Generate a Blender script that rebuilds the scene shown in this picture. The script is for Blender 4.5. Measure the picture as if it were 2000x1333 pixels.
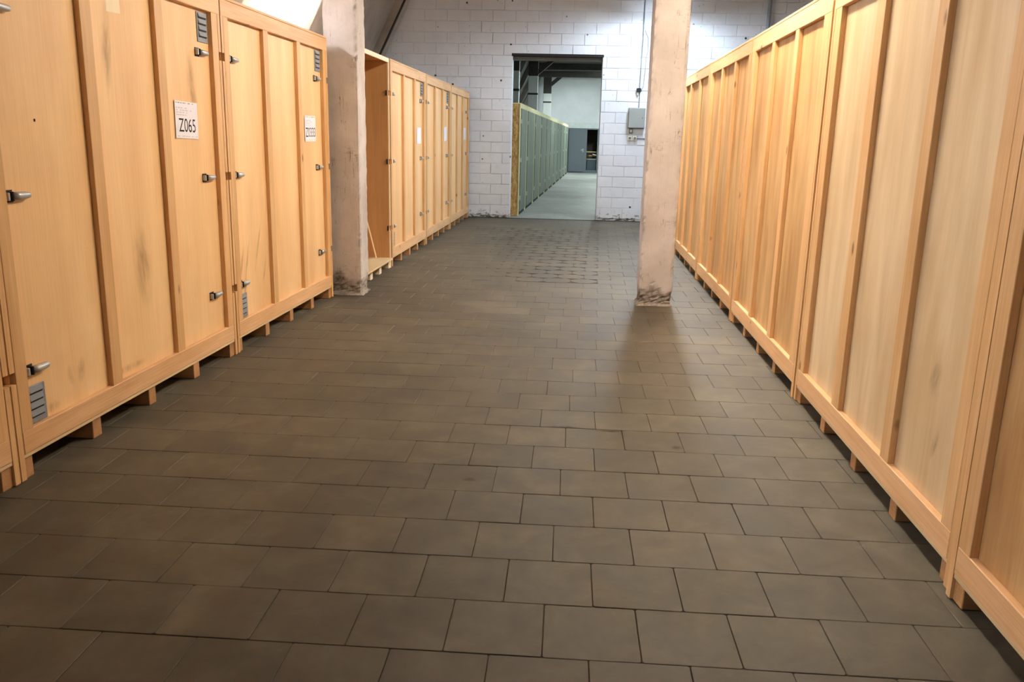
import bpy, bmesh, math, random
from mathutils import Vector, Matrix, noise

random.seed(7)
for o in list(bpy.data.objects):
    bpy.data.objects.remove(o, do_unlink=True)
scene = bpy.context.scene
COL = scene.collection


def lin(r, g, b):
    f = lambda c: (c / 12.92 if c <= .04045 else ((c + .055) / 1.055) ** 2.4)
    return (f(r / 255), f(g / 255), f(b / 255), 1)


# ------------------------------------------------------------------ camera
CAM_F, CAM_YAW, CAM_PITCH, CAM_ROLL, CAM_H = 1638.73, .060763, .23595, .023402, 1.5
fwd = Vector((-math.sin(CAM_YAW) * math.cos(CAM_PITCH), math.cos(CAM_YAW) * math.cos(CAM_PITCH), -math.sin(CAM_PITCH)))
rt0 = Vector((math.cos(CAM_YAW), math.sin(CAM_YAW), 0))
up0 = rt0.cross(fwd)
rt = rt0 * math.cos(CAM_ROLL) + up0 * math.sin(CAM_ROLL)
up = -rt0 * math.sin(CAM_ROLL) + up0 * math.cos(CAM_ROLL)
cam_data = bpy.data.cameras.new('camera')
cam_data.sensor_fit = 'HORIZONTAL'
cam_data.sensor_width = 36
cam_data.lens = 36 * CAM_F / 2000
cam_data.clip_start = .05
cam_data.clip_end = 200
cam = bpy.data.objects.new('camera', cam_data)
M = Matrix((rt, up, -fwd)).transposed().to_4x4()
M.translation = Vector((0, 0, CAM_H))
cam.matrix_world = M
COL.objects.link(cam)
scene.camera = cam

# ------------------------------------------------------------------ world, exposure
world = bpy.data.worlds.new('world')
scene.world = world
world.use_nodes = True
world.node_tree.nodes['Background'].inputs[0].default_value = (.9, .95, 1, 1)
world.node_tree.nodes['Background'].inputs[1].default_value = .02
vs = scene.view_settings
vs.view_transform = 'Standard'
vs.look = 'None'
vs.gamma = 1
vs.exposure = 1.5
vs.use_curve_mapping = False

# luminaires: (x, y, z, length, colour, strength, pitch of hood)   built further down by fluorescent_lamp()
WARM = (1.0, .86, .67)
NEUTRAL = (.95, .97, 1.0)
COOL = (.74, .88, 1.0)
BACKROOM = (.86, .97, .95)
LAMPS = [
    # x, y, z, length, colour, strength, label
    (.70, 5.7, 3.4, 2.4, WARM, 61, 'hooded fluorescent lamp hanging over the near corridor'),
    (1.10, 8.9, 3.4, 1.4, (1.0, .90, .77), 82, 'hooded fluorescent lamp hanging just past the right concrete pillar'),
    (.6, -3.0, 3.08, 2.4, NEUTRAL, 11, 'added hooded fill lamp hanging unseen behind the viewpoint'),  # added fill: lifts the near floor and the faces turned to the camera
    (1.20, 11.6, 3.2, 1.5, (.84, .95, 1.0), 80, 'hooded fluorescent lamp hanging behind the right concrete pillar'),
    (1.55, 15.3, 3.7, 1.2, COOL, 96, 'hooded fluorescent lamp hanging next to the white block wall'),
    (-3.2, 11.0, 3.3, 1.2, NEUTRAL, 84, 'hooded fluorescent lamp hanging over the open crate'),
    (-3.3, 6.3, 3.1, 1.5, NEUTRAL, 50, 'hooded fluorescent lamp hanging over the left crates'),
    (-3.3, 2.1, 3.1, 1.5, NEUTRAL, 76, 'added hooded fill lamp hanging unseen over the nearest left crate'),  # extra unseen lamp, added to brighten the fronts of the near right crates
    (1.7, 20.5, 4.0, 1.5, BACKROOM, 80, 'hooded fluorescent lamp nearest the doorway in the back room'),
    (1.7, 28.5, 4.1, 1.5, BACKROOM, 125, 'hooded fluorescent lamp in the middle of the back room'),
    (1.9, 37.5, 4.2, 1.5, BACKROOM, 320, 'hooded fluorescent lamp near the end of the back room'),
]

# ------------------------------------------------------------------ node helpers


class NT:
    def __init__(self, name):
        self.mat = bpy.data.materials.new(name)
        self.mat.use_nodes = True
        self.t = self.mat.node_tree
        self.b = self.t.nodes['Principled BSDF']

    def n(self, typ, **kw):
        nd = self.t.nodes.new(typ)
        for k, v in kw.items():
            setattr(nd, k, v)
        return nd

    def l(self, a, b):
        self.t.links.new(a, b)

    def val(self, sock, v):
        if hasattr(v, 'is_linked') or hasattr(v, 'links'):
            self.l(v, sock)
        else:
            sock.default_value = v

    def math(self, op, a, b=0.0, clamp=False):
        nd = self.n('ShaderNodeMath', operation=op, use_clamp=clamp)
        self.val(nd.inputs[0], a)
        self.val(nd.inputs[1], b)
        return nd.outputs[0]

    def noise(self, vec, scale, detail=3, rough=.55, dist=0.0):
        nd = self.n('ShaderNodeTexNoise')
        self.l(vec, nd.inputs['Vector'])
        nd.inputs['Scale'].default_value = scale
        nd.inputs['Detail'].default_value = detail
        nd.inputs['Roughness'].default_value = rough
        nd.inputs['Distortion'].default_value = dist
        return nd.outputs['Fac']

    def voronoi(self, vec, scale, feature='F1'):
        nd = self.n('ShaderNodeTexVoronoi', feature=feature)
        self.l(vec, nd.inputs['Vector'])
        nd.inputs['Scale'].default_value = scale
        return nd.outputs['Distance']

    def scale(self, vec, s):
        nd = self.n('ShaderNodeVectorMath', operation='MULTIPLY')
        self.l(vec, nd.inputs[0])
        nd.inputs[1].default_value = s
        return nd.outputs[0]

    def ramp(self, fac, stops):
        nd = self.n('ShaderNodeValToRGB')
        cr = nd.color_ramp
        while len(cr.elements) < len(stops):
            cr.elements.new(.5)
        for e, (p, c) in zip(cr.elements, stops):
            e.position = p
            e.color = c if len(c) == 4 else (*c, 1)
        self.l(fac, nd.inputs[0])
        return nd.outputs['Color']

    def fac(self, f, lo, hi):
        nd = self.n('ShaderNodeMapRange')
        self.l(f, nd.inputs['Value'])
        nd.inputs['From Min'].default_value = lo
        nd.inputs['From Max'].default_value = hi
        return nd.outputs['Result']

    def mix(self, f, a, b, blend='MIX'):
        nd = self.n('ShaderNodeMix', data_type='RGBA', blend_type=blend)
        self.val(nd.inputs[0], f)
        self.val(nd.inputs[6], a)
        self.val(nd.inputs[7], b)
        return nd.outputs[2]

    def gray(self, v):
        nd = self.n('ShaderNodeCombineColor')
        for i in range(3):
            self.l(v, nd.inputs[i])
        return nd.outputs[0]

    def bump(self, h, strength, dist):
        nd = self.n('ShaderNodeBump')
        nd.inputs['Strength'].default_value = strength
        nd.inputs['Distance'].default_value = dist
        self.l(h, nd.inputs['Height'])
        self.l(nd.outputs[0], self.b.inputs['Normal'])

    def objvec(self):
        """object space plus a random shift for each object"""
        tc = self.n('ShaderNodeTexCoord')
        oi = self.n('ShaderNodeObjectInfo')
        sh = self.math('MULTIPLY', oi.outputs['Random'], 37.0)
        cb = self.n('ShaderNodeCombineXYZ')
        for i in range(3):
            self.l(sh, cb.inputs[i])
        ad = self.n('ShaderNodeVectorMath', operation='ADD')
        self.l(tc.outputs['Object'], ad.inputs[0])
        self.l(cb.outputs[0], ad.inputs[1])
        return ad.outputs[0], oi.outputs['Random']

    def worldvec(self):
        return self.n('ShaderNodeNewGeometry').outputs['Position']

    def done(self, color, rough=.6, spec=.4, metal=0.0):
        self.val(self.b.inputs['Base Color'], color)
        self.val(self.b.inputs['Roughness'], rough)
        self.b.inputs['Specular IOR Level'].default_value = spec
        self.b.inputs['Metallic'].default_value = metal
        return self.mat


def plain(name, col, rough=.6, spec=.4, metal=0.0):
    m = NT(name)
    return m.done(col, rough, spec, metal)


def wood(name, dark, light, axis, broad=5.0, streak=.5, knots=True, knot_col=lin(110, 60, 25), rough=.5, var=.14):
    """axis: grain direction 'Y' or 'Z' or 'X'"""
    m = NT(name)
    v, rnd = m.objvec()
    long_ = .16
    sb = {'X': (long_, 1, 1), 'Y': (1, long_, 1), 'Z': (1, 1, long_)}[axis]
    broadn = m.noise(m.scale(v, sb), broad, 3, .5, .3)
    fl = .02
    sf = {'X': (fl, 1, 1), 'Y': (1, fl, 1), 'Z': (1, 1, fl)}[axis]
    fine = m.noise(m.scale(v, sf), 130, 3, .6, .2)
    t = m.math('ADD', m.math('MULTIPLY', m.fac(broadn, .3, .7), streak), m.math('MULTIPLY', m.fac(fine, .25, .75), 1 - streak))
    c = m.ramp(t, [(.1, dark), (.9, light)])
    # soft blotches
    bl = m.noise(v, 2.3, 3, .6)
    c = m.mix(m.math('MULTIPLY', m.fac(bl, .55, .8), .35, True), c, dark)
    if knots:
        sk = {'X': (.45, 1, 1), 'Y': (1, .45, 1), 'Z': (1, 1, .45)}[axis]
        d = m.voronoi(m.scale(v, sk), 5.2)
        k = m.fac(d, .10, .045)
        c = m.mix(m.math('MULTIPLY', k, .8, True), c, knot_col)
    br = m.math('ADD', m.math('MULTIPLY', rnd, var * 2), 1 - var)
    c = m.mix(1.0, c, m.gray(br), 'MULTIPLY')
    m.bump(fine, .12, .002)
    return m.done(c, rough, .35)


# ------------------------------------------------------------------ materials
MAT = {}
MAT['ply_left'] = wood('ply_left', lin(222, 176, 122), lin(246, 210, 160), 'Z', 3.0, .62, False, var=.04)
MAT['ply_right'] = wood('ply_right', lin(206, 174, 130), lin(234, 210, 172), 'Z', 6.5, .75, False, var=.05)
MAT['ply_right_b'] = wood('ply_right_b', lin(174, 128, 78), lin(216, 178, 126), 'Z', 7.5, .78, False, var=.05)
MAT['frame_v'] = wood('frame_v', lin(200, 152, 98), lin(232, 190, 138), 'Z', 9.0, .45, True, var=.06)
MAT['frame_h'] = wood('frame_h', lin(208, 158, 108), lin(238, 196, 150), 'Y', 9.0, .45, True, var=.06)
MAT['runner'] = wood('runner', lin(150, 106, 66), lin(198, 152, 104), 'X', 8.0, .5, True, var=.1)
MAT['deck'] = wood('deck', lin(206, 176, 132), lin(232, 208, 166), 'Y', 8.0, .5, False, var=.05)
MAT['ply_side'] = wood('ply_side', lin(176, 128, 80), lin(206, 158, 106), 'Z', 4.0, .55, False, var=.05)
MAT['pale_edge'] = wood('pale_edge', lin(232, 208, 168), lin(246, 230, 200), 'Z', 9.0, .5, False, var=.03)
MAT['pale_edge_h'] = wood('pale_edge_h', lin(232, 208, 168), lin(246, 230, 200), 'Y', 9.0, .5, False, var=.03)
MAT['steel'] = plain('steel', lin(186, 186, 188), .35, .6, .35)
MAT['black_steel'] = plain('black_steel', lin(30, 28, 27), .45, .5, .4)
MAT['grille'] = plain('grille', lin(132, 136, 144), .55, .5, .15)
MAT['grille_slot'] = plain('grille_slot', lin(24, 24, 28), .8)
MAT['paper'] = plain('paper', lin(238, 236, 246), .75, .2)
MAT['ink'] = plain('ink', lin(34, 32, 38), .7, .2)
MAT['faint_ink'] = plain('faint_ink', lin(206, 200, 216), .75, .2)
MAT['faint_ink_dark'] = plain('faint_ink_dark', lin(150, 146, 166), .75, .2)
MAT['hole'] = plain('hole', lin(40, 24, 14), .9, .1)


def mk_scuff(name, mask, stretch, freq, amount, col):
    m = NT(name)
    tc = m.n('ShaderNodeTexCoord')
    g = tc.outputs['Generated']
    sb = m.n('ShaderNodeVectorMath', operation='SUBTRACT')
    m.l(g, sb.inputs[0])
    sb.inputs[1].default_value = (.5, .5, .5)
    ln = m.n('ShaderNodeVectorMath', operation='LENGTH')
    m.l(m.scale(sb.outputs[0], mask), ln.inputs[0])
    r = m.fac(ln.outputs['Value'], 1.0, .25)
    v, rnd = m.objvec()
    nz = m.fac(m.noise(m.scale(v, stretch), freq, 4, .65), .3, .7)
    a = m.math('MULTIPLY', m.math('MULTIPLY', r, nz, True), amount, True)
    m.l(a, m.b.inputs['Alpha'])
    return m.done(col, .7, .2)


MAT['scuff'] = mk_scuff('scuff', (0, 2, 2), (1, 1, .25), 26, .42, lin(122, 84, 44))
MAT['stain'] = mk_scuff('stain', (2, 2, 0), (1, 1, 1), 20, .6, lin(34, 30, 26))


def mk_tile():
    m = NT('floor_tile')
    p = m.worldvec()
    oi = m.n('ShaderNodeObjectInfo')
    isl = m.n('ShaderNodeNewGeometry').outputs['Random Per Island']
    rnd = m.math('FRACT', m.math('ADD', m.math('MULTIPLY', oi.outputs['Random'], 7.13), isl))
    big = m.noise(p, .9, 4, .6)
    mid = m.noise(p, 4.5, 4, .62, .4)
    fine = m.noise(p, 90, 3, .7)
    t = m.math('ADD', m.math('MULTIPLY', m.fac(big, .3, .7), .4), m.math('MULTIPLY', m.fac(mid, .28, .72), .6))
    c = m.ramp(t, [(.0, lin(52, 44, 35)), (.45, lin(78, 70, 56)), (1, lin(106, 97, 81))])
    c = m.mix(m.math('MULTIPLY', m.fac(fine, .3, .8), .25, True), c, lin(78, 71, 62))
    # pale dusty scratches
    sc = m.noise(m.scale(p, (1.2, .5, 1)), 7, 5, .75, 1.2)
    c = m.mix(m.math('MULTIPLY', m.fac(sc, .66, .78), .28, True), c, lin(132, 125, 114))
    # dark oil stains
    st = m.noise(p, 1.7, 2, .5, .3)
    c = m.mix(m.math('MULTIPLY', m.fac(st, .60, .74), .35, True), c, lin(60, 54, 47))
    br = m.math('ADD', m.math('MULTIPLY', rnd, .22), .87)
    c = m.mix(1.0, c, m.gray(br), 'MULTIPLY')
    m.bump(m.noise(p, 160, 2, .6), .08, .001)
    return m.done(c, m.math('ADD', m.math('MULTIPLY', mid, .3), .45), .35)


MAT['tile'] = mk_tile()


def mk_grout():
    m = NT('grout')
    p = m.worldvec()
    c = m.ramp(m.noise(p, 2.0, 4, .7), [(.35, lin(26, 22, 18)), (.65, lin(70, 62, 52))])
    return m.done(c, .9, .2)


MAT['grout'] = mk_grout()


def mk_whitewall(name, specks=True, base=lin(236, 239, 246), base2=lin(222, 224, 231)):
    m = NT(name)
    p = m.worldvec()
    big = m.noise(p, 1.4, 4, .6)
    c = m.ramp(m.fac(big, .3, .7), [(0, base2), (1, base)])
    mid = m.noise(p, 9, 5, .7)
    c = m.mix(m.math('MULTIPLY', m.fac(mid, .58, .75), .30, True), c, lin(188, 184, 182))
    if specks:
        d = m.voronoi(p, 3.3)
        gate0 = m.fac(m.noise(p, 1.3, 2), .46, .50)
        c = m.mix(m.math('MULTIPLY', m.fac(d, .085, .055), gate0, True), c, lin(50, 46, 44))
        d2 = m.voronoi(m.scale(p, (1, 1, .7)), 13.0)
        gate = m.fac(m.noise(p, 2.2, 2), .5, .6)
        c = m.mix(m.math('MULTIPLY', m.fac(d2, .10, .05), gate, True), c, lin(120, 114, 110))
        # flaked paint close to the ground
        sp = m.n('ShaderNodeSeparateXYZ')
        m.l(p, sp.inputs[0])
        low = m.fac(sp.outputs['Z'], .34, .0)
        fl = m.noise(m.scale(p, (1, 1, 2.2)), 11, 5, .7)
        fm = m.math('MULTIPLY', m.fac(m.math('ADD', fl, m.math('MULTIPLY', low, .24)), .71, .76), low, True)
        c = m.mix(fm, c, lin(84, 80, 76))
    m.bump(m.noise(p, 26, 5, .7), .25, .006)
    return m.done(c, .7, .3)


MAT['wall'] = mk_whitewall('white_paint')
MAT['wall_plain'] = mk_whitewall('white_paint_plain', False, lin(224, 228, 230), lin(212, 216, 218))
MAT['roof_paint'] = mk_whitewall('roof_paint', False, lin(184, 175, 164), lin(150, 142, 134))


def mk_pillar():
    m = NT('pillar_concrete')
    p = m.worldvec()
    big = m.noise(p, 2.4, 4, .6)
    c = m.ramp(m.fac(big, .3, .7), [(0, lin(182, 171, 165)), (1, lin(210, 201, 197))])
    # board marks: long vertical hair cracks, broken up
    cr = m.noise(m.scale(p, (1, 1, .05)), 16, 3, .6, .1)
    line = m.math('ABSOLUTE', m.math('SUBTRACT', cr, .5))
    brk = m.fac(m.noise(p, 5, 4, .7), .52, .62)
    c = m.mix(m.math('MULTIPLY', m.math('MULTIPLY', m.fac(line, .012, .003), brk, True), .75), c, lin(108, 94, 82))
    hz = m.noise(m.scale(p, (.25, .25, 1)), 9, 4, .6)
    hl = m.math('ABSOLUTE', m.math('SUBTRACT', hz, .5))
    c = m.mix(m.math('MULTIPLY', m.math('MULTIPLY', m.fac(hl, .01, .002), brk, True), .5), c, lin(118, 104, 92))
    mid = m.noise(p, 18, 5, .7)
    c = m.mix(m.math('MULTIPLY', m.fac(mid, .6, .74), .5, True), c, lin(160, 146, 132))
    at = m.n('ShaderNodeAttribute', attribute_name='chip')
    rough = m.ramp(m.noise(p, 45, 4, .7), [(.3, lin(60, 54, 46)), (.55, lin(112, 102, 90)), (.75, lin(176, 164, 146))])
    c = m.mix(m.math('MULTIPLY', at.outputs['Fac'], 1.0, True), c, rough)
    m.bump(m.math('ADD', m.noise(p, 40, 5, .7), m.math('MULTIPLY', m.fac(line, .0, .02), .4)), .35, .006)
    return m.done(c, .8, .25)


MAT['pillar'] = mk_pillar()


def mk_concrete(name, a, b):
    m = NT(name)
    p = m.worldvec()
    t = m.math('ADD', m.math('MULTIPLY', m.noise(p, .7, 4, .6), .6), m.math('MULTIPLY', m.noise(p, 6, 4, .6), .4))
    c = m.ramp(m.fac(t, .35, .65), [(0, a), (1, b)])
    return m.done(c, .55, .35)


MAT['concrete_floor'] = mk_concrete('concrete_floor', lin(126, 130, 126), lin(164, 168, 162))
MAT['dark_roof'] = mk_concrete('dark_roof', lin(38, 36, 34), lin(62, 58, 54))
MAT['rafter_dark'] = mk_concrete('rafter_dark', lin(84, 82, 80), lin(110, 108, 104))
MAT['ceiling'] = mk_concrete('ceiling_paint', lin(120, 114, 106), lin(150, 144, 136))
MAT['column'] = mk_concrete('column_paint', lin(196, 202, 202), lin(216, 222, 220))


def mk_osb():
    m = NT('osb')
    v, rnd = m.objvec()
    n1 = m.noise(m.scale(v, (1, 1, .4)), 34, 3, .7, .8)
    c = m.ramp(n1, [(.32, lin(128, 92, 46)), (.5, lin(188, 146, 84)), (.66, lin(218, 182, 120))])
    return m.done(c, .65, .3)


MAT['osb'] = mk_osb()
MAT['pale_timber'] = wood('pale_timber', lin(206, 196, 140), lin(230, 220, 170), 'Z', 8, .5, False, var=.04)
MAT['green_panel'] = mk_concrete('green_panel', lin(92, 102, 90), lin(112, 122, 108))
MAT['bluegrey'] = plain('bluegrey', lin(100, 108, 114), .5)
MAT['bluegrey_dark'] = plain('bluegrey_dark', lin(66, 78, 88), .5)
MAT['grey_box'] = plain('grey_box', lin(150, 154, 150), .5)
MAT['dark_void'] = plain('dark_void', lin(26, 26, 26), .9)
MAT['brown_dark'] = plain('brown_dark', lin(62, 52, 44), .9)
MAT['cream_plastic'] = plain('cream_plastic', lin(222, 216, 198), .45)
MAT['grey_plastic'] = plain('grey_plastic', lin(110, 112, 112), .5)
MAT['cable'] = plain('cable', lin(150, 156, 166), .5)
MAT['lamp_housing'] = plain('lamp_housing', lin(226, 228, 228), .4)


def mk_emit(name, col, s):
    m = NT(name)
    m.b.inputs['Emission Color'].default_value = (*col, 1)
    m.b.inputs['Emission Strength'].default_value = s
    return m.done((.9, .9, .9, 1), .4)


# ------------------------------------------------------------------ geometry helpers
def link(name, mesh, mat=None, parent=None, loc=(0, 0, 0), rot=(0, 0, 0)):
    o = bpy.data.objects.new(name, mesh)
    COL.objects.link(o)
    if mat is not None and mesh is not None and len(mesh.materials) == 0:
        mesh.materials.append(mat)
    o.location = loc
    o.rotation_euler = rot
    if parent is not None:
        o.parent = parent
    return o


def empty(name, label, cat, loc=(0, 0, 0), rz=0, group=None):
    o = bpy.data.objects.new(name, None)
    COL.objects.link(o)
    o.empty_display_size = .1
    o.location = loc
    o.rotation_euler = (0, 0, rz)
    tag(o, label, cat, group)
    return o


def tag(o, label, cat, group=None):
    o['label'] = label
    o['category'] = cat
    if group:
        o['group'] = group
    return o


_cache = {}


def box_mesh(sx, sy, sz, mat, bev=.002):
    key = (round(sx, 4), round(sy, 4), round(sz, 4), mat, bev)
    if key in _cache:
        return _cache[key]
    bm = bmesh.new()
    bmesh.ops.create_cube(bm, size=1)
    bmesh.ops.scale(bm, vec=(sx, sy, sz), verts=bm.verts)
    if bev > 0:
        bmesh.ops.bevel(bm, geom=bm.edges[:], offset=min(bev, min(sx, sy, sz) * .3), segments=1, profile=.5, affect='EDGES')
    me = bpy.data.meshes.new('box')
    bm.to_mesh(me)
    bm.free()
    me.materials.append(MAT[mat])
    _cache[key] = me
    return me


def box(name, x0, x1, y0, y1, z0, z1, mat, parent=None, bev=.002):
    if x0 > x1:
        x0, x1 = x1, x0
    me = box_mesh(x1 - x0, y1 - y0, z1 - z0, mat, bev)
    return link(name, me, None, parent, ((x0 + x1) / 2, (y0 + y1) / 2, (z0 + z1) / 2))


def multi_box(name, boxes, mat, parent=None, origin=None):
    """several axis-aligned blocks that make one solid piece"""
    bm = bmesh.new()
    ox, oy, oz = origin or (0, 0, 0)
    for (x0, x1, y0, y1, z0, z1) in boxes:
        if x0 > x1:
            x0, x1 = x1, x0
        r = bmesh.ops.create_cube(bm, size=1)
        bmesh.ops.scale(bm, vec=(x1 - x0, y1 - y0, z1 - z0), verts=r['verts'])
        bmesh.ops.translate(bm, vec=((x0 + x1) / 2 - ox, (y0 + y1) / 2 - oy, (z0 + z1) / 2 - oz), verts=r['verts'])
    me = bpy.data.meshes.new(name)
    bm.to_mesh(me)
    bm.free()
    me.materials.append(MAT[mat])
    return link(name, me, None, parent, (ox, oy, oz))


def tube(name, pts, rad, mat, parent=None, seg=8):
    cu = bpy.data.curves.new(name, 'CURVE')
    cu.dimensions = '3D'
    cu.bevel_depth = rad
    cu.bevel_resolution = max(1, seg // 4)
    cu.use_fill_caps = True
    sp = cu.splines.new('POLY')
    sp.points.add(len(pts) - 1)
    for q, pnt in zip(sp.points, pts):
        q.co = (*pnt, 1)
    tmp = bpy.data.objects.new('tmp', cu)
    COL.objects.link(tmp)
    dg = bpy.context.evaluated_depsgraph_get()
    me = bpy.data.meshes.new_from_object(tmp.evaluated_get(dg))
    bpy.data.objects.remove(tmp)
    bpy.data.curves.remove(cu)
    me.materials.clear()
    me.materials.append(MAT[mat])
    return link(name, me, None, parent)


def structure(o):
    o['kind'] = 'structure'
    return o


# ================================================================== THE SETTING
WALL_Y = 16.6
# ---- floor with tiles
floor = structure(box('floor', -6.0, 5.2, -7.0, WALL_Y + .02, -.2, -.0035, 'grout', bev=0))
PX, PY, Y0, X0, DRIFT = .298, .2955, 2.215, .115, .0105


def tile_mesh(variant, corner=.0035):
    rnd = random.Random(variant)
    hx, hy = PX / 2 - .0011, PY / 2 - .0011
    bm = bmesh.new()

    def ring(z, ins, c):
        vs = []
        for sx, sy in ((-1, -1), (1, -1), (1, 1), (-1, 1)):
            for k in (0, 1):
                a = 0.0 if (k == 0) == (sx * sy > 0) else c
                b = c - a
                vs.append(bm.verts.new((sx * (hx - ins - a), sy * (hy - ins - b), z)))
        return vs
    c = corner * (1 + rnd.random())
    rings = [ring(-.02, 0, c), ring(-.0016, 0, c), ring(0, .0016, c)]
    for r0, r1 in zip(rings[:-1], rings[1:]):
        for i in range(8):
            bm.faces.new((r0[i], r0[(i + 1) % 8], r1[(i + 1) % 8], r1[i]))
    bm.faces.new(rings[2])
    me = bpy.data.meshes.new('tile')
    bm.normal_update()
    bmesh.ops.recalc_face_normals(bm, faces=bm.faces[:])
    bm.to_mesh(me)
    bm.free()
    me.materials.append(MAT['tile'])
    return me


TILES = [tile_mesh(i) for i in range(5)]
tiles = []
for k in range(-8, 60):
    yc = Y0 + (k - .5) * PY
    if yc + PY / 2 > WALL_Y + .02:
        break
    off = X0 + DRIFT * k + (.148 if k % 2 else 0)
    for n in range(-12, 12):
        xc = off + (n + .5) * PX
        if -2.75 < xc < 2.05:
            tiles.append((xc, yc))


def in_view(x, y):
    return 1.85 < y and abs(x + .06 * y) < .62 * y + .3 and (-2.36 + .027 * y) < x < (1.40 + .018 * y)


seen = sorted([t for t in tiles if in_view(*t)], key=lambda t: t[1])
single = set(seen[:300])
rng = random.Random(3)
for t in seen[:300]:
    link('tile', TILES[rng.randrange(5)], None, floor, (t[0] - floor.location.x, t[1] - floor.location.y, -floor.location.z + rng.uniform(-.0012, .0004)),
         (rng.uniform(-.0015, .0015), rng.uniform(-.0015, .0015), rng.uniform(-.002, .002)))
bm = bmesh.new()
for t in tiles:
    if t in single:
        continue
    # worn patch in front of the doorway: rounded corners, wide dark joints
    worn = 0
    if 8.9 < t[1] < 14.6:
        cx = -.1 - (t[1] - 9) * .06
        hw = .62 + .10 * (t[1] - 9)
        worn = max(0, 1 - abs(t[0] - cx) / hw) if abs(t[0] - cx) < hw else 0
        worn = min(1, worn * 1.8) * (0.4 + .6 * rng.random())
    me = tile_mesh(rng.randrange(1000), .004 + .062 * worn)
    s = 1 - .010 * worn
    z = rng.uniform(-.0015, .0003)
    sy = s
    if 9.0 < t[1] < 9.3 and -.6 < t[0] < .3:
        sy = .93          # row with an open joint in front
        t = (t[0], t[1] + .009)
    mtx = Matrix.Translation((t[0] - floor.location.x, t[1] - floor.location.y, z - floor.location.z)) @ Matrix.Diagonal((s, sy, 1, 1)) @ Matrix.Rotation(rng.uniform(-.003, .003), 4, 'Z')
    me.transform(mtx)
    bm.from_mesh(me)
    bpy.data.meshes.remove(me)
me = bpy.data.meshes.new('tile_field')
bm.to_mesh(me)
bm.free()
tf = link('tile_field', me, MAT['tile'], floor)
tf['kind'] = 'stuff'

STAINS = [(-.39, 3.52, .085, .05), (.03, 4.29, .20, .05), (.27, 4.26, .20, .05), (.60, 4.05, .07, .06)]
for x, y, w, h in STAINS:
    me = bpy.data.meshes.new('stain')
    me.from_pydata([(-w / 2, -h / 2, 0), (w / 2, -h / 2, 0), (w / 2, h / 2, 0), (-w / 2, h / 2, 0)], [], [(0, 1, 2, 3)])
    link('floor_stain', me, MAT['stain'], floor, (x - floor.location.x, y - floor.location.y, .0016 - floor.location.z))

# ---- back wall of painted blocks with the doorway
DX0, DX1, DZ = -1.12, .57, 3.05
wall_back = structure(multi_box('wall_back', [(-5.4, DX0, WALL_Y + .016, WALL_Y + .3, 0, 4.85), (DX1, 4.7, WALL_Y + .016, WALL_Y + .3, 0, 4.85),
                                              (DX0, DX1, WALL_Y + .016, WALL_Y + .3, DZ, 4.85)], 'wall'))
BH, BW = .2, .43
rng = random.Random(11)


def block_mesh(w, h):
    key = ('blk', round(w, 3), round(h, 3))
    if key not in _cache:
        bm = bmesh.new()
        bmesh.ops.create_cube(bm, size=1)
        bmesh.ops.scale(bm, vec=(w - .008, .05, h - .008), verts=bm.verts)
        fe = [e for e in bm.edges if all(v.co.y < 0 for v in e.verts)]
        bmesh.ops.bevel(bm, geom=fe, offset=.004, segments=1, profile=.6, affect='EDGES')
        me = bpy.data.meshes.new('block')
        bm.to_mesh(me)
        bm.free()
        me.materials.append(MAT['wall'])
        _cache[key] = me
    return _cache[key]


def roof_x(z):
    return -3.67 - (3.12 - z) * .494


for r in range(0, 21):
    z0 = r * BH + .04
    z1 = z0 + BH
    if z0 > 4.15:
        break
    sh = 0 if r % 2 else BW / 2
    segs = []
    if z0 >= 2.2 and z0 < DZ - .01:
        segs = [(roof_x(z0) + .05, DX0), (DX1, 3.2)]
    elif z0 >= DZ - .01:
        segs = [(roof_x(z0) + .05, 4.2)]
    else:
        segs = [(-2.1, DX0), (DX1, 1.75)]
    for a, b in segs:
        n0 = math.floor((a - sh) / BW)
        x = n0 * BW + sh
        cuts = [a]
        while x < b - .07:
            if x > a + .07:
                cuts.append(x)
            x += BW
        cuts.append(b)
        zt = z1
        if z0 < DZ < z1 and False:
            zt = DZ
        for c0, c1 in zip(cuts[:-1], cuts[1:]):
            w = c1 - c0
            hh = BH
            zc = z0 + BH / 2
            if z1 > DZ > z0 and c0 < DX1 and c1 > DX0:
                if c0 >= DX0 - .01 and c1 <= DX1 + .01:
                    hh = z1 - DZ
                    zc = (z1 + DZ) / 2
            link('block', block_mesh(w, hh), None, wall_back, ((c0 + c1) / 2, WALL_Y + .025 + rng.uniform(-.005, .004), zc),
                 (rng.uniform(-.02, .02), 0, rng.uniform(-.008, .008)))
# rough foot of the wall and steel lintel over the doorway
box('lintel', DX0 - .02, DX1 + .02, WALL_Y - .006, WALL_Y + .12, DZ - .02, DZ + .03, 'black_steel', wall_back)
box('lintel', DX0 - .02, DX1 + .02, WALL_Y + .10, WALL_Y + .29, DZ - .08, DZ - .02, 'rafter_dark', wall_back)

# ---- other shell surfaces of the hall
wall_right = structure(box('wall_right', 4.6, 4.8, -7, WALL_Y + .3, 0, 4.85, 'roof_paint', bev=0))
wall_rear = structure(box('wall_rear', -5.6, 4.8, -7.2, -7, 0, 4.85, 'roof_paint', bev=0))
ceiling = structure(box('ceiling', -3.1, 4.8, -7.2, WALL_Y + .3, 4.85, 5.0, 'ceiling', bev=0))


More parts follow.
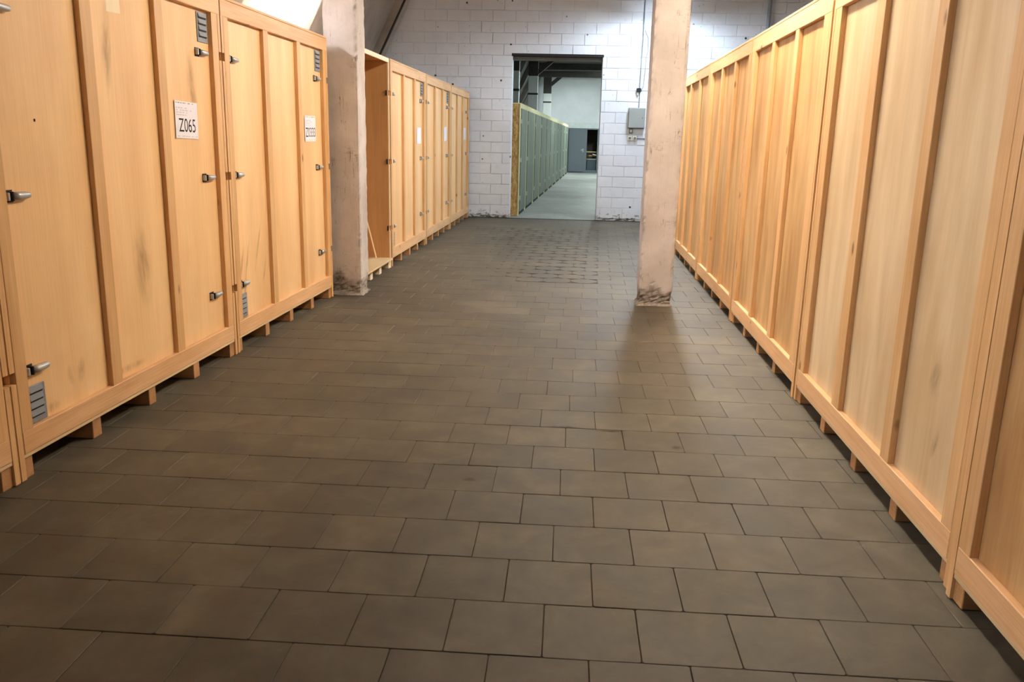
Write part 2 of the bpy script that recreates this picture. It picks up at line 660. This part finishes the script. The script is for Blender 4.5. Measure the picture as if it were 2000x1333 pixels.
def slope(name, y0, y1, mat, dx0=0.0, dx1=0.0, ztop=4.9, thick=.15):
    v = []
    for y, d in ((y0, dx0), (y1, dx1)):
        for z, t in ((0, 0), (ztop, 0), (ztop, thick), (0, thick)):
            v.append((roof_x(z) + d - t, y, z))
    f = [(0, 1, 2, 3), (4, 7, 6, 5), (0, 4, 5, 1), (1, 5, 6, 2), (2, 6, 7, 3), (3, 7, 4, 0)]
    me = bpy.data.meshes.new(name)
    me.from_pydata(v, [], f)
    return link(name, me, MAT[mat])


wall_left = structure(slope('wall_left', -7.1, WALL_Y + .3, 'roof_paint'))


def rafter(y, w, depth, mat, parent, dx=0.0, z0=1.2, z1=4.85):
    v = []
    for yy in (y - w / 2, y + w / 2):
        for z in (z0, z1):
            for t in (0.0, depth):
                v.append((roof_x(z) + dx + t, yy, z))
    f = [(0, 1, 3, 2), (4, 6, 7, 5), (0, 4, 5, 1), (2, 3, 7, 6), (1, 5, 7, 3), (0, 2, 6, 4)]
    me = bpy.data.meshes.new('rafter')
    me.from_pydata(v, [], f)
    return link('rafter', me, MAT[mat], parent)


for y in (2.6, 4.85, 7.1, 9.35, 11.75, 14.0, 16.35):
    rafter(y, .26, .2, 'roof_paint', wall_left)
tag(tube('roof_pipe', [(roof_x(2.75) + .28, 15.8, 2.75), (roof_x(3.05) + .28, 15.8, 3.05), (roof_x(4.8) + .28, 15.8, 4.8)], .02, 'black_steel'), 'thin black pipe running up the sloping roof beside the white wall', 'pipe')

# ---- back room beyond the doorway
floor_beyond = structure(box('floor_beyond', -6, 5.2, WALL_Y + .02, 42.2, -.2, -.004, 'concrete_floor', bev=0))
END_Y = 42.0
wall_end = structure(multi_box('wall_end', [(-5, -.05, END_Y, END_Y + .2, 0, 5), (-.05, 1.45, END_Y, END_Y + .2, 2.1, 5), (1.45, 5, END_Y, END_Y + .2, 0, 5)], 'wall_plain'))
box('lintel', -.12, 1.9, END_Y - .06, END_Y + .01, 2.1, 2.36, 'column', wall_end)
wall_back_right = structure(box('wall_back_right', 4.6, 4.8, WALL_Y + .3, END_Y + .2, 0, 4.85, 'wall_plain', bev=0))
ceiling_beyond = structure(box('ceiling_beyond', -3.2, 4.8, WALL_Y + .3, END_Y + .2, 4.55, 4.7, 'dark_roof', bev=0))
for y in (20, 24, 28, 32, 36, 40):
    box('beam', -3, 4.6, y - .1, y + .1, 4.3, 4.55, 'dark_roof', ceiling_beyond).location.z -= 0
for c in ceiling_beyond.children:
    c.location = c.location - ceiling_beyond.location
roof_beyond = structure(slope('wall_back_left', WALL_Y + .3, END_Y, 'dark_roof', .45, 1.55, 4.6))
for i, y in enumerate((19, 22, 25, 28, 30.5, 33, 35.5, 38, 40.5)):
    d = .45 + (y - 16.9) / 25.1 * 1.1
    rafter(y, .18, .2, 'rafter_dark', roof_beyond, d, 1.5, 4.55)
# columns of the back room
for i, (xr, y, zt, zb) in enumerate(((-1.6, 27.0, 3.55, 2.95), (-1.29, 34.0, 3.9, 3.2), (-.92, 41.0, 3.62, 3.2))):
    c = empty('column', ('pale painted column at the left edge of the doorway view', 'pale painted column in the middle of the back room row', 'pale painted column farthest away in the back room')[i], 'column', (xr - .185, y, 0), 0, 'columns of the back room')
    box('shaft', -.185, .185, -.185, .185, 0, zt, 'column', c, .01)
    box('band', -.19, .19, -.19, .19, zb, zb + .07, 'dark_roof', c, 0)
    box('head', -.185, .185, -.185, .185, zt, 4.55, 'dark_roof', c, .01)
    br = box('bracket', -.08, .08, -.1, .1, 0, .9, 'dark_roof', c, 0)
    br.location = (.42, 0, 4.25)
    br.rotation_euler = (0, math.radians(50), 0)
# partition at the end: closed door, frame and dark opening
d1 = structure(empty('door_1', '', ''))
for k in ('label', 'category'):
    del d1[k]
d1.location = (0, END_Y, 0)
box('door_leaf', -.02, .74, -.03, .02, .03, 2.05, 'bluegrey', d1)
box('door_frame', -.05, 1.45, -.05, .05, 2.04, 2.1, 'bluegrey', d1)
box('door_frame', .74, .86, -.05, .05, .0, 2.05, 'bluegrey', d1)
box('door_frame', 1.36, 1.46, -.05, .05, .0, 2.05, 'bluegrey', d1)
box('threshold', .86, 1.36, -.05, .05, .0, .12, 'bluegrey', d1)
hd = box('door_handle', .58, .70, -.075, -.03, 1.05, 1.09, 'steel', d1)
box('handle_plate', .66, .71, -.045, -.03, .98, 1.14, 'steel', d1)
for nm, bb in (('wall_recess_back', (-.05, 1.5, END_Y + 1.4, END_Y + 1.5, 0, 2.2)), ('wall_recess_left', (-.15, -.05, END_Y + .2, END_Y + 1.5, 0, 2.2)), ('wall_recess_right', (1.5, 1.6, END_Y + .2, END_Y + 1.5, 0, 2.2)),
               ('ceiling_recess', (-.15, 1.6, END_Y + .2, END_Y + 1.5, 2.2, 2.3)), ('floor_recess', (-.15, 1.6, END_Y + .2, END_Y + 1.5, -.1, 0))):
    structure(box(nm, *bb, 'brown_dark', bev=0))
cab = empty('cabinet', 'low blue grey cabinet standing in the dark far opening', 'cabinet', (1.12, END_Y + .42, 0))
box('body', -.22, .22, -.2, .2, 0, .62, 'bluegrey_dark', cab)
box('top', -.24, .24, -.22, .22, .62, .66, 'grey_box', cab)
box('door', -.20, .20, -.215, -.2, .05, .58, 'bluegrey_dark', cab)
pl = link('plank', box_mesh(.62, .08, .035, 'pale_timber'), None, None, (1.14, END_Y + .30, .99), (0, 0, 0))
tag(pl, 'pale plank lying across the dark far opening', 'plank')
hl = empty('trestle', 'brown trestle under the pale plank in the dark opening', 'trestle', (1.14, END_Y + .32, .66))
for sx in (-.17, .17):
    lg = box('leg', -.02, .02, -.04, .04, 0, .31, 'brown_dark', hl)
    lg.location.x = sx
box('rail', -.2, .2, -.03, .03, .12, .17, 'osb', hl)
wb = link('metal_bracket', box_mesh(.2, .05, .04, 'paper'), None, None, (1.26, END_Y + .2, .86), (0, math.radians(14), 0))
tag(wb, 'small white bracket sticking out of the dark far opening', 'bracket')

# ================================================================== CONCRETE PILLARS


def pillar(label, x0, x1, y0, y1, seed, chip_side):
    bm = bmesh.new()
    nz, nh = 150, 10
    h = 4.85
    ring = []
    for i in range(nh):
        ring.append((-1 + 2 * i / nh, -1))
    for i in range(nh):
        ring.append((1, -1 + 2 * i / nh))
    for i in range(nh):
        ring.append((1 - 2 * i / nh, 1))
    for i in range(nh):
        ring.append((-1, 1 - 2 * i / nh))
    hx, hy = (x1 - x0) / 2, (y1 - y0) / 2
    rows, chips = [], []
    zs = [h * (j / nz) ** 1.35 for j in range(nz + 1)]
    for z in zs:
        row = []
        for (a, b) in ring:
            edge = min(abs(a), abs(b))           # 1 at a corner
            n1 = noise.noise(Vector((a * 1.7 + seed, b * 1.7, z * 9)))
            n2 = noise.noise(Vector((a * 4 + seed, b * 4, z * 30)))
            n3 = noise.noise(Vector((a * 9 + seed, b * 9, z * 70)))
            ch = 0.0
            inset = .0015 * n2
            if edge > .75:
                e = (edge - .75) / .25
                amt = max(0, .5 * n1 + .5 * n2 + .15) * (1.0 if (a < 0) == (chip_side < 0) else .5)
                inset += .016 * e * amt + .004 * e * e
                ch = max(ch, e * min(1, amt * 1.3) * .9)
            low = max(0, 1 - z / (.17 + .07 * n1 + .05 * math.sin(a * 3 + seed)))
            if low > 0:
                inset += low ** .5 * (.016 + .02 * max(0, n2) + .012 * n3)
                ch = max(ch, min(1, low * 4) * (.75 + .5 * n3))
            if z < .03:
                inset -= (.03 - z) * (1.1 + .8 * n2)
                ch = max(ch, .6)
            row.append(bm.verts.new((a * (hx - inset), b * (hy - inset), z)))
            chips.append(max(0, min(1, ch)))
        rows.append(row)
    for r0, r1 in zip(rows[:-1], rows[1:]):
        m = len(r0)
        for i in range(m):
            bm.faces.new((r0[i], r0[(i + 1) % m], r1[(i + 1) % m], r1[i]))
    bm.faces.new(rows[-1])
    bm.faces.new(list(reversed(rows[0])))
    me = bpy.data.meshes.new('concrete_pillar')
    bm.to_mesh(me)
    bm.free()
    at = me.attributes.new('chip', 'FLOAT', 'POINT')
    for i, c in enumerate(chips):
        at.data[i].value = c
    for p in me.polygons:
        p.use_smooth = False
    o = link('concrete_pillar', me, MAT['pillar'], None, ((x0 + x1) / 2, (y0 + y1) / 2, 0))
    tag(o, label, 'pillar', 'concrete pillars of the hall')
    return o


pillar('concrete pillar with crumbled foot between the left crates and the open crate', -2.26, -1.945, 7.88, 8.2, 3.1, 1)
pillar('free-standing concrete pillar with chipped edge near the right crates', .705, 1.02, 7.86, 8.17, 8.7, -1)

# ================================================================== STORAGE CRATES
LATCH_Z = (1.975, 1.22, .463)


def lever_mesh():
    if 'lever' in _cache:
        return _cache['lever']
    bm = bmesh.new()
    prof = [(0, .017, .020), (.03, .017, .023), (.085, .015, .020), (.105, .012, .014), (.115, .006, .008)]
    rows = []
    for y, hw, t in prof:
        ring = []
        for k in range(8):
            a = math.pi * k / 7
            ring.append(bm.verts.new((.010 + t * math.sin(a) ** .6 if 0 < k < 7 else .010, y, -hw * math.cos(a))))
        rows.append(ring)
    for r0, r1 in zip(rows[:-1], rows[1:]):
        for k in range(7):
            bm.faces.new((r0[k], r0[k + 1], r1[k + 1], r1[k]))
        bm.faces.new((r0[7], r0[0], r1[0], r1[7]))
    bm.faces.new(rows[0][::-1])
    bm.faces.new(rows[-1])
    bmesh.ops.recalc_face_normals(bm, faces=bm.faces[:])
    me = bpy.data.meshes.new('lever')
    bm.to_mesh(me)
    bm.free()
    me.materials.append(MAT['steel'])
    for p in me.polygons:
        p.use_smooth = True
    _cache['lever'] = me
    return me


def text_mesh(txt, w, h):
    cu = bpy.data.curves.new('txt', 'FONT')
    cu.body = txt
    cu.align_x = 'CENTER'
    cu.align_y = 'CENTER'
    cu.size = 1
    tmp = bpy.data.objects.new('tmp', cu)
    COL.objects.link(tmp)
    dg = bpy.context.evaluated_depsgraph_get()
    me = bpy.data.meshes.new_from_object(tmp.evaluated_get(dg))
    bpy.data.objects.remove(tmp)
    bpy.data.curves.remove(cu)
    xs = [v.co.x for v in me.vertices]
    ys = [v.co.y for v in me.vertices]
    cx, cy = (min(xs) + max(xs)) / 2, (min(ys) + max(ys)) / 2
    sx, sy = w / (max(xs) - min(xs)), h / (max(ys) - min(ys))
    for v in me.vertices:               # text x -> crate y, text y -> z
        x, y = (v.co.x - cx) * sx, (v.co.y - cy) * sy
        v.co = (0, x, y)
    me.materials.clear()
    me.materials.append(MAT['ink'])
    return me


def crate(label, x, y, a, s, width, cfg, group):
    """x,y: near corner of the front on the floor; a: row slope; s=+1 crate faces +x (left row), -1 faces -x"""
    root = empty('storage_crate', label, 'crate', (x, y, 0), -math.atan(a), group)
    W, D, H = width, 1.5, 2.348
    F = lambda d: -s * d            # depth behind the front plane -> local x
    zb = cfg.get('zb', .116)
    post = .034
    ply = cfg.get('ply', 'ply_left')
    st0, st1 = post + .004, W - post - .004
    sw0, sw1 = cfg.get('stile', (.075, .085))
    # pallet runners and deck
    n = 5
    for i in range(n):
        c = .05 + (W - .1) * i / (n - 1)
        wv = .1 if i in (0, n - 1) else .075
        lo, hi = max(.002, c - wv / 2), min(W - .002, c + wv / 2)
        box('runner', F(.012), F(D - .02), lo, hi, 0, zb - .018, 'runner', root, .003)
    box('deck', F(.004), F(D), post, W - post, zb - .018, zb - .002, 'deck', root, .001)
    # corner posts, notched where the latches hook in
    zn = cfg.get('notch', LATCH_Z)
    for side in (0, 1):
        y0, y1 = (0.002, post) if side == 0 else (W - post, W - .002)
        bx = []
        lo = .004
        for z in sorted(zn):
            bx.append((F(0), F(.05), y0, y1, lo, z - .026))
            ya, yb = ((y1 - .006, y1) if side == 0 else (y0, y0 + .006))
            bx.append((F(.025), F(.05), ya, yb, z - .026, z + .026))
            lo = z + .026
        bx.append((F(0), F(.05), y0, y1, lo, 2.33))
        multi_box('corner_post', bx, 'frame_v', root, (F(.025), (y0 + y1) / 2, 1.2))
    # walls of the box
    box('side_panel', F(.05), F(D), .002, post, zb, 2.33, 'ply_side', root, .001)
    box('side_panel', F(.05), F(D), W - post, W - .002, zb, 2.33, 'ply_side', root, .001)
    box('back_panel', F(D - .02), F(D), post, W - post, zb, 2.33, 'ply_side', root, .001)
    box('roof_panel', F(-.002), F(D), .002, W - .002, 2.331, H, 'frame_h', root, .002)
    # front panel
    box('plywood_sheet', F(.029), F(.042), st0, st1, zb, 2.328, ply, root, 0)
    box('stile', F(0), F(.029), st0, st0 + sw0, zb + .1, 2.228, 'frame_v', root)
    box('stile', F(0), F(.029), st1 - sw1, st1, zb + .1, 2.228, 'frame_v', root)
    for c0, c1 in cfg['studs']:
        box('stud', F(.001), F(.029), c0, c1, zb + .1, 2.228, 'frame_v', root)
    box('bottom_rail', F(-.001), F(.029), st0, st1, zb, zb + .102, 'frame_h', root, .003)
    box('top_rail', F(-.001), F(.029), .004, W - .004, 2.226, 2.33, 'frame_h', root, .003)
    if cfg.get('latches', True):
        for yc in (.135, W - .315):
            for z in LATCH_Z:
                b = box('latch', F(.029), F(.025), yc - .004, yc + .05, z - .026, z + .026, 'black_steel', root, .001)
                b2 = link('hook', box_mesh(.02, .012, .034, 'steel'), None, b, (s * .011, -.02, 0))
                b3 = link('pivot', box_mesh(.022, .010, .040, 'black_steel'), None, b, (s * .012, .004, 0))
                lv = link('lever', lever_mesh(), None, b, (0, .012, 0))
                lv.rotation_euler = (0, 0, 0 if s > 0 else math.pi)
    for (yc, zc, vw, vh) in cfg.get('vents', ()):
        v = box('vent_grille', F(.029), F(.023), yc - vw / 2, yc + vw / 2, zc - vh / 2, zc + vh / 2, 'grille', root, .002)
        for q in range(4):
            link('slot', box_mesh(.003, vw * .74, .006, 'grille_slot', 0), None, v, (s * .003, -.004, vh * (.30 - .21 * q)))
            lo_ = link('louvre', box_mesh(.010, vw * .74, .028, 'grille', .002), None, v, (s * .004, -.004, vh * (.30 - .21 * q) + .0175))
            lo_.rotation_euler = (0, -s * .25, 0)
    if 'paper' in cfg:
        txt, yc, zc = cfg['paper'][:3]
        p = link('paper_label', box_mesh(.0012, .292, .214, 'paper', 0), None, root, (F(.025), yc, zc))
        p.rotation_euler = (cfg['paper'][3] if len(cfg['paper']) > 3 else 0, 0, .012 * s)
        if txt:
            t = link('lettering', text_mesh(txt, .215 if len(txt) == 4 else .262, .078), None, p, (s * .0011, .002, -.03))
            r = random.Random(txt)
            for rowz, cnt, mt in ((.097, 10, 'faint_ink_dark'), (.068, 4, 'faint_ink'), (.055, 5, 'faint_ink'), (.042, 4, 'faint_ink'), (.028, 4, 'faint_ink'), (-.094, 7, 'faint_ink')):
                yy = -.13
                for q in range(cnt):
                    ww = r.choice((.012, .018, .026, .034))
                    if yy + ww > .135:
                        break
                    link('print_line', box_mesh(.0004, ww, .005, mt, 0), None, p, (s * .0009, yy + ww / 2, rowz))
                    yy += ww + r.choice((.006, .01, .03))
    for (yc, zc, w, h, ang) in cfg.get('scuffs', ()):
        me = bpy.data.meshes.new('scuff')
        me.from_pydata([(0, -w / 2, -h / 2), (0, w / 2, -h / 2), (0, w / 2, h / 2), (0, -w / 2, h / 2)], [], [(0, 1, 2, 3)])
        o = link('scuff_mark', me, MAT['scuff'], root, (F(.0282), yc, zc), (ang, 0, 0))
    for (yc, zc) in cfg.get('holes', ()):
        link('screw_hole', box_mesh(.0015, .010, .012, 'hole', 0), None, root, (F(.0285), yc, zc))
    if 'remnant' in cfg:
        yc, zc = cfg['remnant']
        link('tape_remnant', box_mesh(.0006, .13, .15, 'pale_edge', 0), None, root, (F(.0286), yc, zc), (.03, 0, 0))
    return root


def lx(y):
    return -2.3995 + .02718 * y


GL, GR, GF = 'plywood storage crates in the left row', 'plywood storage crates in the right row', 'plywood storage crates in the far left row'
VENTS = lambda W: ((W - .205, 2.125, .14, .175), (.185, .305, .13, .17))
crate('plywood storage crate cut off by the left picture edge', lx(.965), .965, .02718, 1, 2.28, dict(studs=((.755, .85), (1.455, 1.545))), GL)
crate('large orange plywood storage crate with paper label Z065', lx(3.25), 3.25, .02718, 1, 2.285,
      dict(studs=((.755, .845), (1.456, 1.545)), vents=VENTS(2.285), paper=('Z065', 1.80, 1.567, -.02),
           scuffs=((.46, .36, .07, .12, .2), (.54, .36, .07, .14, -.2), (1.18, .78, .2, .5, .1), (1.0, 1.9, .1, .5, -.1), (.95, .26, .4, .05, 0), (1.9, 1.75, .12, .5, .1), (.3, .25, .12, .06, 0)), holes=((.145, 1.533), (.385, 1.534)), remnant=(1.09, 2.15)), GL)
crate('plywood storage crate with paper label Z0333 beside the left concrete pillar', lx(5.545), 5.545, .02718, 1, 2.215,
      dict(studs=((.72, .81), (1.43, 1.51)), vents=VENTS(2.215), paper=('Z0333', 1.77, 1.55, .01),
           scuffs=((.30, .62, .035, .34, -.35), (.50, .68, .035, .46, -.42), (.62, .52, .03, .30, -.4), (.24, .42, .04, .26, -.3), (.2, .6, .04, .3, -.35))), GL)


def fx(y):
    return -2.03 + .018 * (y - 9.8)


far = dict(studs=((.72, .80), (1.40, 1.48)))
crate('far plywood crate next to the open crate, nearest of three', fx(9.74), 9.74, .018, 1, 2.19, dict(far, vents=VENTS(2.19), paper=('', 1.80, 1.52)), GF)
crate('middle one of the three far plywood crates along the left', fx(11.95), 11.95, .018, 1, 2.2, dict(far, vents=VENTS(2.2)[:1], paper=('', 1.80, 1.56, .06)), GF)
crate('last far plywood crate standing against the white block wall', fx(14.17), 14.17, .018, 1, 2.23, dict(far, paper=('', 1.80, 1.58)), GF)

R0 = dict(latches=False, notch=(), zb=.101)
crate('plywood crate cut off by the right picture edge', 1.359 - .02 * 2.28, .44, .02, -1, 2.28, dict(R0, studs=((.75, .84), (1.45, 1.54)), ply='ply_right_b', stile=(.085, .085)), GR)
crate('pale wide plywood crate at the right, nearest shown whole', 1.376, 2.745, .0205, -1, 2.25,
      dict(R0, studs=((.68, .775), (1.405, 1.525)), ply='ply_right', stile=(.085, .11), scuffs=((.40, .66, .10, .16, .5), (.33, .42, .05, .14, .3))), GR)
crate('streaky plywood crate in the right row, second from the front', 1.418, 5.01, .018, -1, 2.28, dict(R0, studs=((.745, .835), (1.445, 1.535)), ply='ply_right_b', stile=(.125, .10)), GR)
crate('narrow looking plywood crate in the right row, third from the front', 1.457, 7.305, .014, -1, 2.24, dict(R0, studs=((.705, .79), (1.42, 1.51)), ply='ply_right_b'), GR)
crate('plywood crate in the right row partly hidden by the free-standing pillar', 1.485, 9.56, .015, -1, 2.26, dict(R0, studs=((.78, .87), (1.55, 1.65)), ply='ply_right_b'), GR)

# ---- open crate behind the left pillar
oc = empty('open_crate', 'open plywood crate without a front beside the left concrete pillar', 'crate', (fx(8.24) - .005, 8.24, 0), -math.atan(.018))
W, D = 1.46, 1.5
for c in (.05, .55, .95, W - .05):
    box('runner', -.004, -D + .02, max(.002, c - .05), min(W - .002, c + .05), 0, .098, 'pale_edge_h', oc, .003)
box('deck', .03, -D, .03, W - .03, .098, .12, 'deck', oc, .002)
box('side_panel', -.012, -D, .002, .03, .12, 2.32, 'ply_side', oc, .001)
box('side_panel', -.012, -D, W - .03, W - .002, .12, 2.32, 'ply_side', oc, .001)
box('back_panel', -D, -D + .02, .03, W - .03, .12, 2.32, 'ply_side', oc, .001)
box('roof_panel', -.012, -D, .002, W - .002, 2.32, 2.345, 'ply_side', oc, .001)
box('front_edge', 0, -.012, .002, W - .002, 2.30, 2.346, 'pale_edge_h', oc, .001)
bx = []
lo = .0
for z in sorted(LATCH_Z):
    bx.append((.0, -.012, W - .026, W - .002, lo, z - .03))
    lo = z + .03
bx.append((.0, -.012, W - .026, W - .002, lo, 2.30))
multi_box('front_edge', bx, 'pale_edge', oc, (0, W - .014, 1.2))
for z in LATCH_Z:
    box('catch_plate', -.016, -.03, W - .05, W - .029, z - .028, z + .028, 'black_steel', oc, .001)
st = tube('wooden_stick', [(-2.19, 9.60, .122), (-2.27, 9.63, .42), (-2.62, 9.645, 1.75)], .009, 'pale_edge')
tag(st, 'thin wooden stick leaning inside the open crate', 'stick')

# ================================================================== GREY BOXES IN THE BACK ROOM
RA = .0394


def gx(y):
    return -.975 + RA * (y - 17.03)


ys = [17.03, 18.55, 20.62, 22.6, 24.75, 26.6, 28.8, 31.0, 33.4, 35.9, 38.3, 40.4]
names = ['grey green storage box with bare chipboard end in the doorway', 'second grey green storage box behind the doorway', 'third grey green storage box behind the doorway',
         'fourth grey green storage box behind the doorway', 'fifth grey green storage box behind the doorway', 'sixth grey green storage box behind the doorway',
         'seventh grey green storage box in the back room', 'eighth grey green storage box in the back room', 'third last grey green storage box in the back room',
         'second last grey green storage box in the back room', 'last grey green storage box before the end door']
for i in range(11):
    y0, y1 = ys[i], ys[i + 1] - .03
    w = y1 - y0
    g = empty('storage_box', names[i], 'box', (gx(y0), y0, 0), -math.atan(RA), 'grey green storage boxes in the back room')
    Hh = 2.2
    box('end_panel', -.012, -.7, 0, .02, 0, Hh - .02, 'osb', g, .001)
    box('end_panel', -.012, -.7, w - .02, w, 0, Hh - .02, 'osb', g, .001)
    box('back_panel', -.70, -.68, .02, w - .02, 0, Hh - .02, 'osb', g, .001)
    box('roof_panel', .0, -.7, 0, w, Hh - .02, Hh, 'pale_timber', g, .001)
    box('post', .0, -.05, 0, .12, 0, Hh - .02, 'pale_timber', g, .002)
    box('post', .0, -.05, w - .12, w, 0, Hh - .02, 'pale_timber', g, .002)
    box('rail', .0, -.05, .09, w - .09, Hh - .10, Hh - .02, 'pale_timber', g, .002)
    box('door_panel', .012, -.03, .15, w - .125, .07, Hh - .10, 'green_panel', g, .002)
    box('base_board', -.01, -.05, .09, w - .09, 0, .07, 'dark_void', g, 0)
    for z in (.35, 1.1, 1.85):
        box('hinge', .03, .0, .07, .14, z - .04, z + .04, 'steel', g, .002)

# ================================================================== ELECTRICS ON THE BLOCK WALL
fb = empty('fuse_box', 'grey metal fuse box on the white wall beside the doorway', 'fuse box', (1.255, WALL_Y, 1.76))
box('back_box', -.155, .155, -.10, .0, .0, .37, 'grey_box', fb, .006)
box('cover', -.150, .150, -.115, -.10, .005, .365, 'grey_box', fb, .006)
box('lock', .10, .115, -.125, -.115, .17, .20, 'grey_plastic', fb, .002)
jb = empty('junction_box', 'small dark junction box above the fuse box', 'junction box', (1.27, WALL_Y, 2.42))
box('body', -.04, .04, -.07, 0, 0, .07, 'black_steel', jb, .006)
box('spout', -.03, .0, -.05, 0, -.06, 0, 'cream_plastic', jb, .005)
sw = empty('wall_switch', 'small grey switch just below the fuse box', 'switch', (1.165, WALL_Y, 1.66))
box('plate', -.035, .035, -.04, 0, 0, .09, 'grey_plastic', sw, .004)
box('rocker', -.02, .02, -.05, -.04, .02, .07, 'cream_plastic', sw, .003)
for i, xx in enumerate((1.15, 1.245)):
    so = empty('wall_socket', ('left one of two cream sockets below the fuse box', 'right one of two cream sockets below the fuse box')[i], 'socket', (xx, WALL_Y, 1.53), 0, 'cream sockets below the fuse box')
    box('plate', -.035, .035, -.045, 0, 0, .085, 'cream_plastic', so, .005)
    me = bpy.data.meshes.new('cover')
    b_ = bmesh.new()
    bmesh.ops.create_cone(b_, cap_ends=True, segments=20, radius1=.024, radius2=.022, depth=.012)
    b_.to_mesh(me)
    b_.free()
    link('face', me, MAT['grey_plastic'], so, (0, -.05, .045), (math.pi / 2, 0, 0))
cd = tube('conduit', [(1.285, WALL_Y - .02, 2.495), (1.30, WALL_Y - .02, 3.3), (1.30, WALL_Y - .02, 4.84)], .011, 'cable')
tag(cd, 'straight grey conduit rising from the small junction box', 'conduit')
cd2 = tube('conduit', [(1.29, WALL_Y - .02, 2.135), (1.29, WALL_Y - .02, 2.415)], .011, 'cable')
tag(cd2, 'short grey conduit between fuse box and junction box', 'conduit')
cb = tube('cable', [(1.318, WALL_Y - .015, 2.45), (1.35, WALL_Y - .015, 2.52), (1.37, WALL_Y - .015, 2.8), (1.375, WALL_Y - .015, 3.05), (1.40, WALL_Y - .015, 3.14), (1.395, WALL_Y - .015, 3.38), (1.33, WALL_Y - .015, 3.52)], .007, 'cable')
tag(cb, 'loose thin cable curving beside the conduit', 'cable')
c2 = tube('cable', [(1.28, WALL_Y - .015, 1.575), (1.6, WALL_Y - .015, 1.57), (2.2, WALL_Y - .015, 1.57)], .012, 'cable')
tag(c2, 'horizontal cable leading from the sockets behind the pillar', 'cable')
wp = tube('water_pipe', [(3.55, WALL_Y - .06, 0), (3.55, WALL_Y - .06, 4.85)], .035, 'cable')
tag(wp, 'grey pipe climbing the white wall above the right crates', 'pipe')

# ================================================================== LAMPS (outside the picture or hidden by pillars)
for i, (x, y, z, ln, colr, stg, lab) in enumerate(LAMPS):
    top = 4.85 if y < WALL_Y else 4.55
    L = empty('fluorescent_lamp', lab, 'lamp', (x, y, z), 0, 'hooded fluorescent lamps')
    me = bpy.data.meshes.new('hood')
    hl_ = ln / 2 + .04
    v = []
    for yy in (-hl_, hl_):
        v += [(-.12, yy, .03), (-.05, yy, .10), (.05, yy, .10), (.12, yy, .03), (.115, yy, .03), (.047, yy, .095), (-.047, yy, .095), (-.115, yy, .03)]
    f = [(k, (k + 1) % 8, 8 + (k + 1) % 8, 8 + k) for k in range(8)] + [(0, 7, 6, 1), (1, 6, 5, 2), (2, 5, 4, 3), (8, 9, 14, 15), (9, 10, 13, 14), (10, 11, 12, 13)]
    me.from_pydata(v, [], f)
    link('hood', me, MAT['lamp_housing'], L)
    em = mk_emit('lamp_glow', colr, stg)
    b_ = bmesh.new()
    bmesh.ops.create_cone(b_, cap_ends=True, segments=10, radius1=.019, radius2=.019, depth=ln)
    tm = bpy.data.meshes.new('tube')
    b_.to_mesh(tm)
    b_.free()
    tm.materials.append(em)
    for sx in (-.045, .045):
        link('tube', tm, None, L, (sx, 0, .035), (math.pi / 2, 0, 0))
    for yy in (-ln * .35, ln * .35):
        box('hanger_rod', -.006, .006, yy - .006, yy + .006, .10, top - z, 'grey_plastic', L, 0)
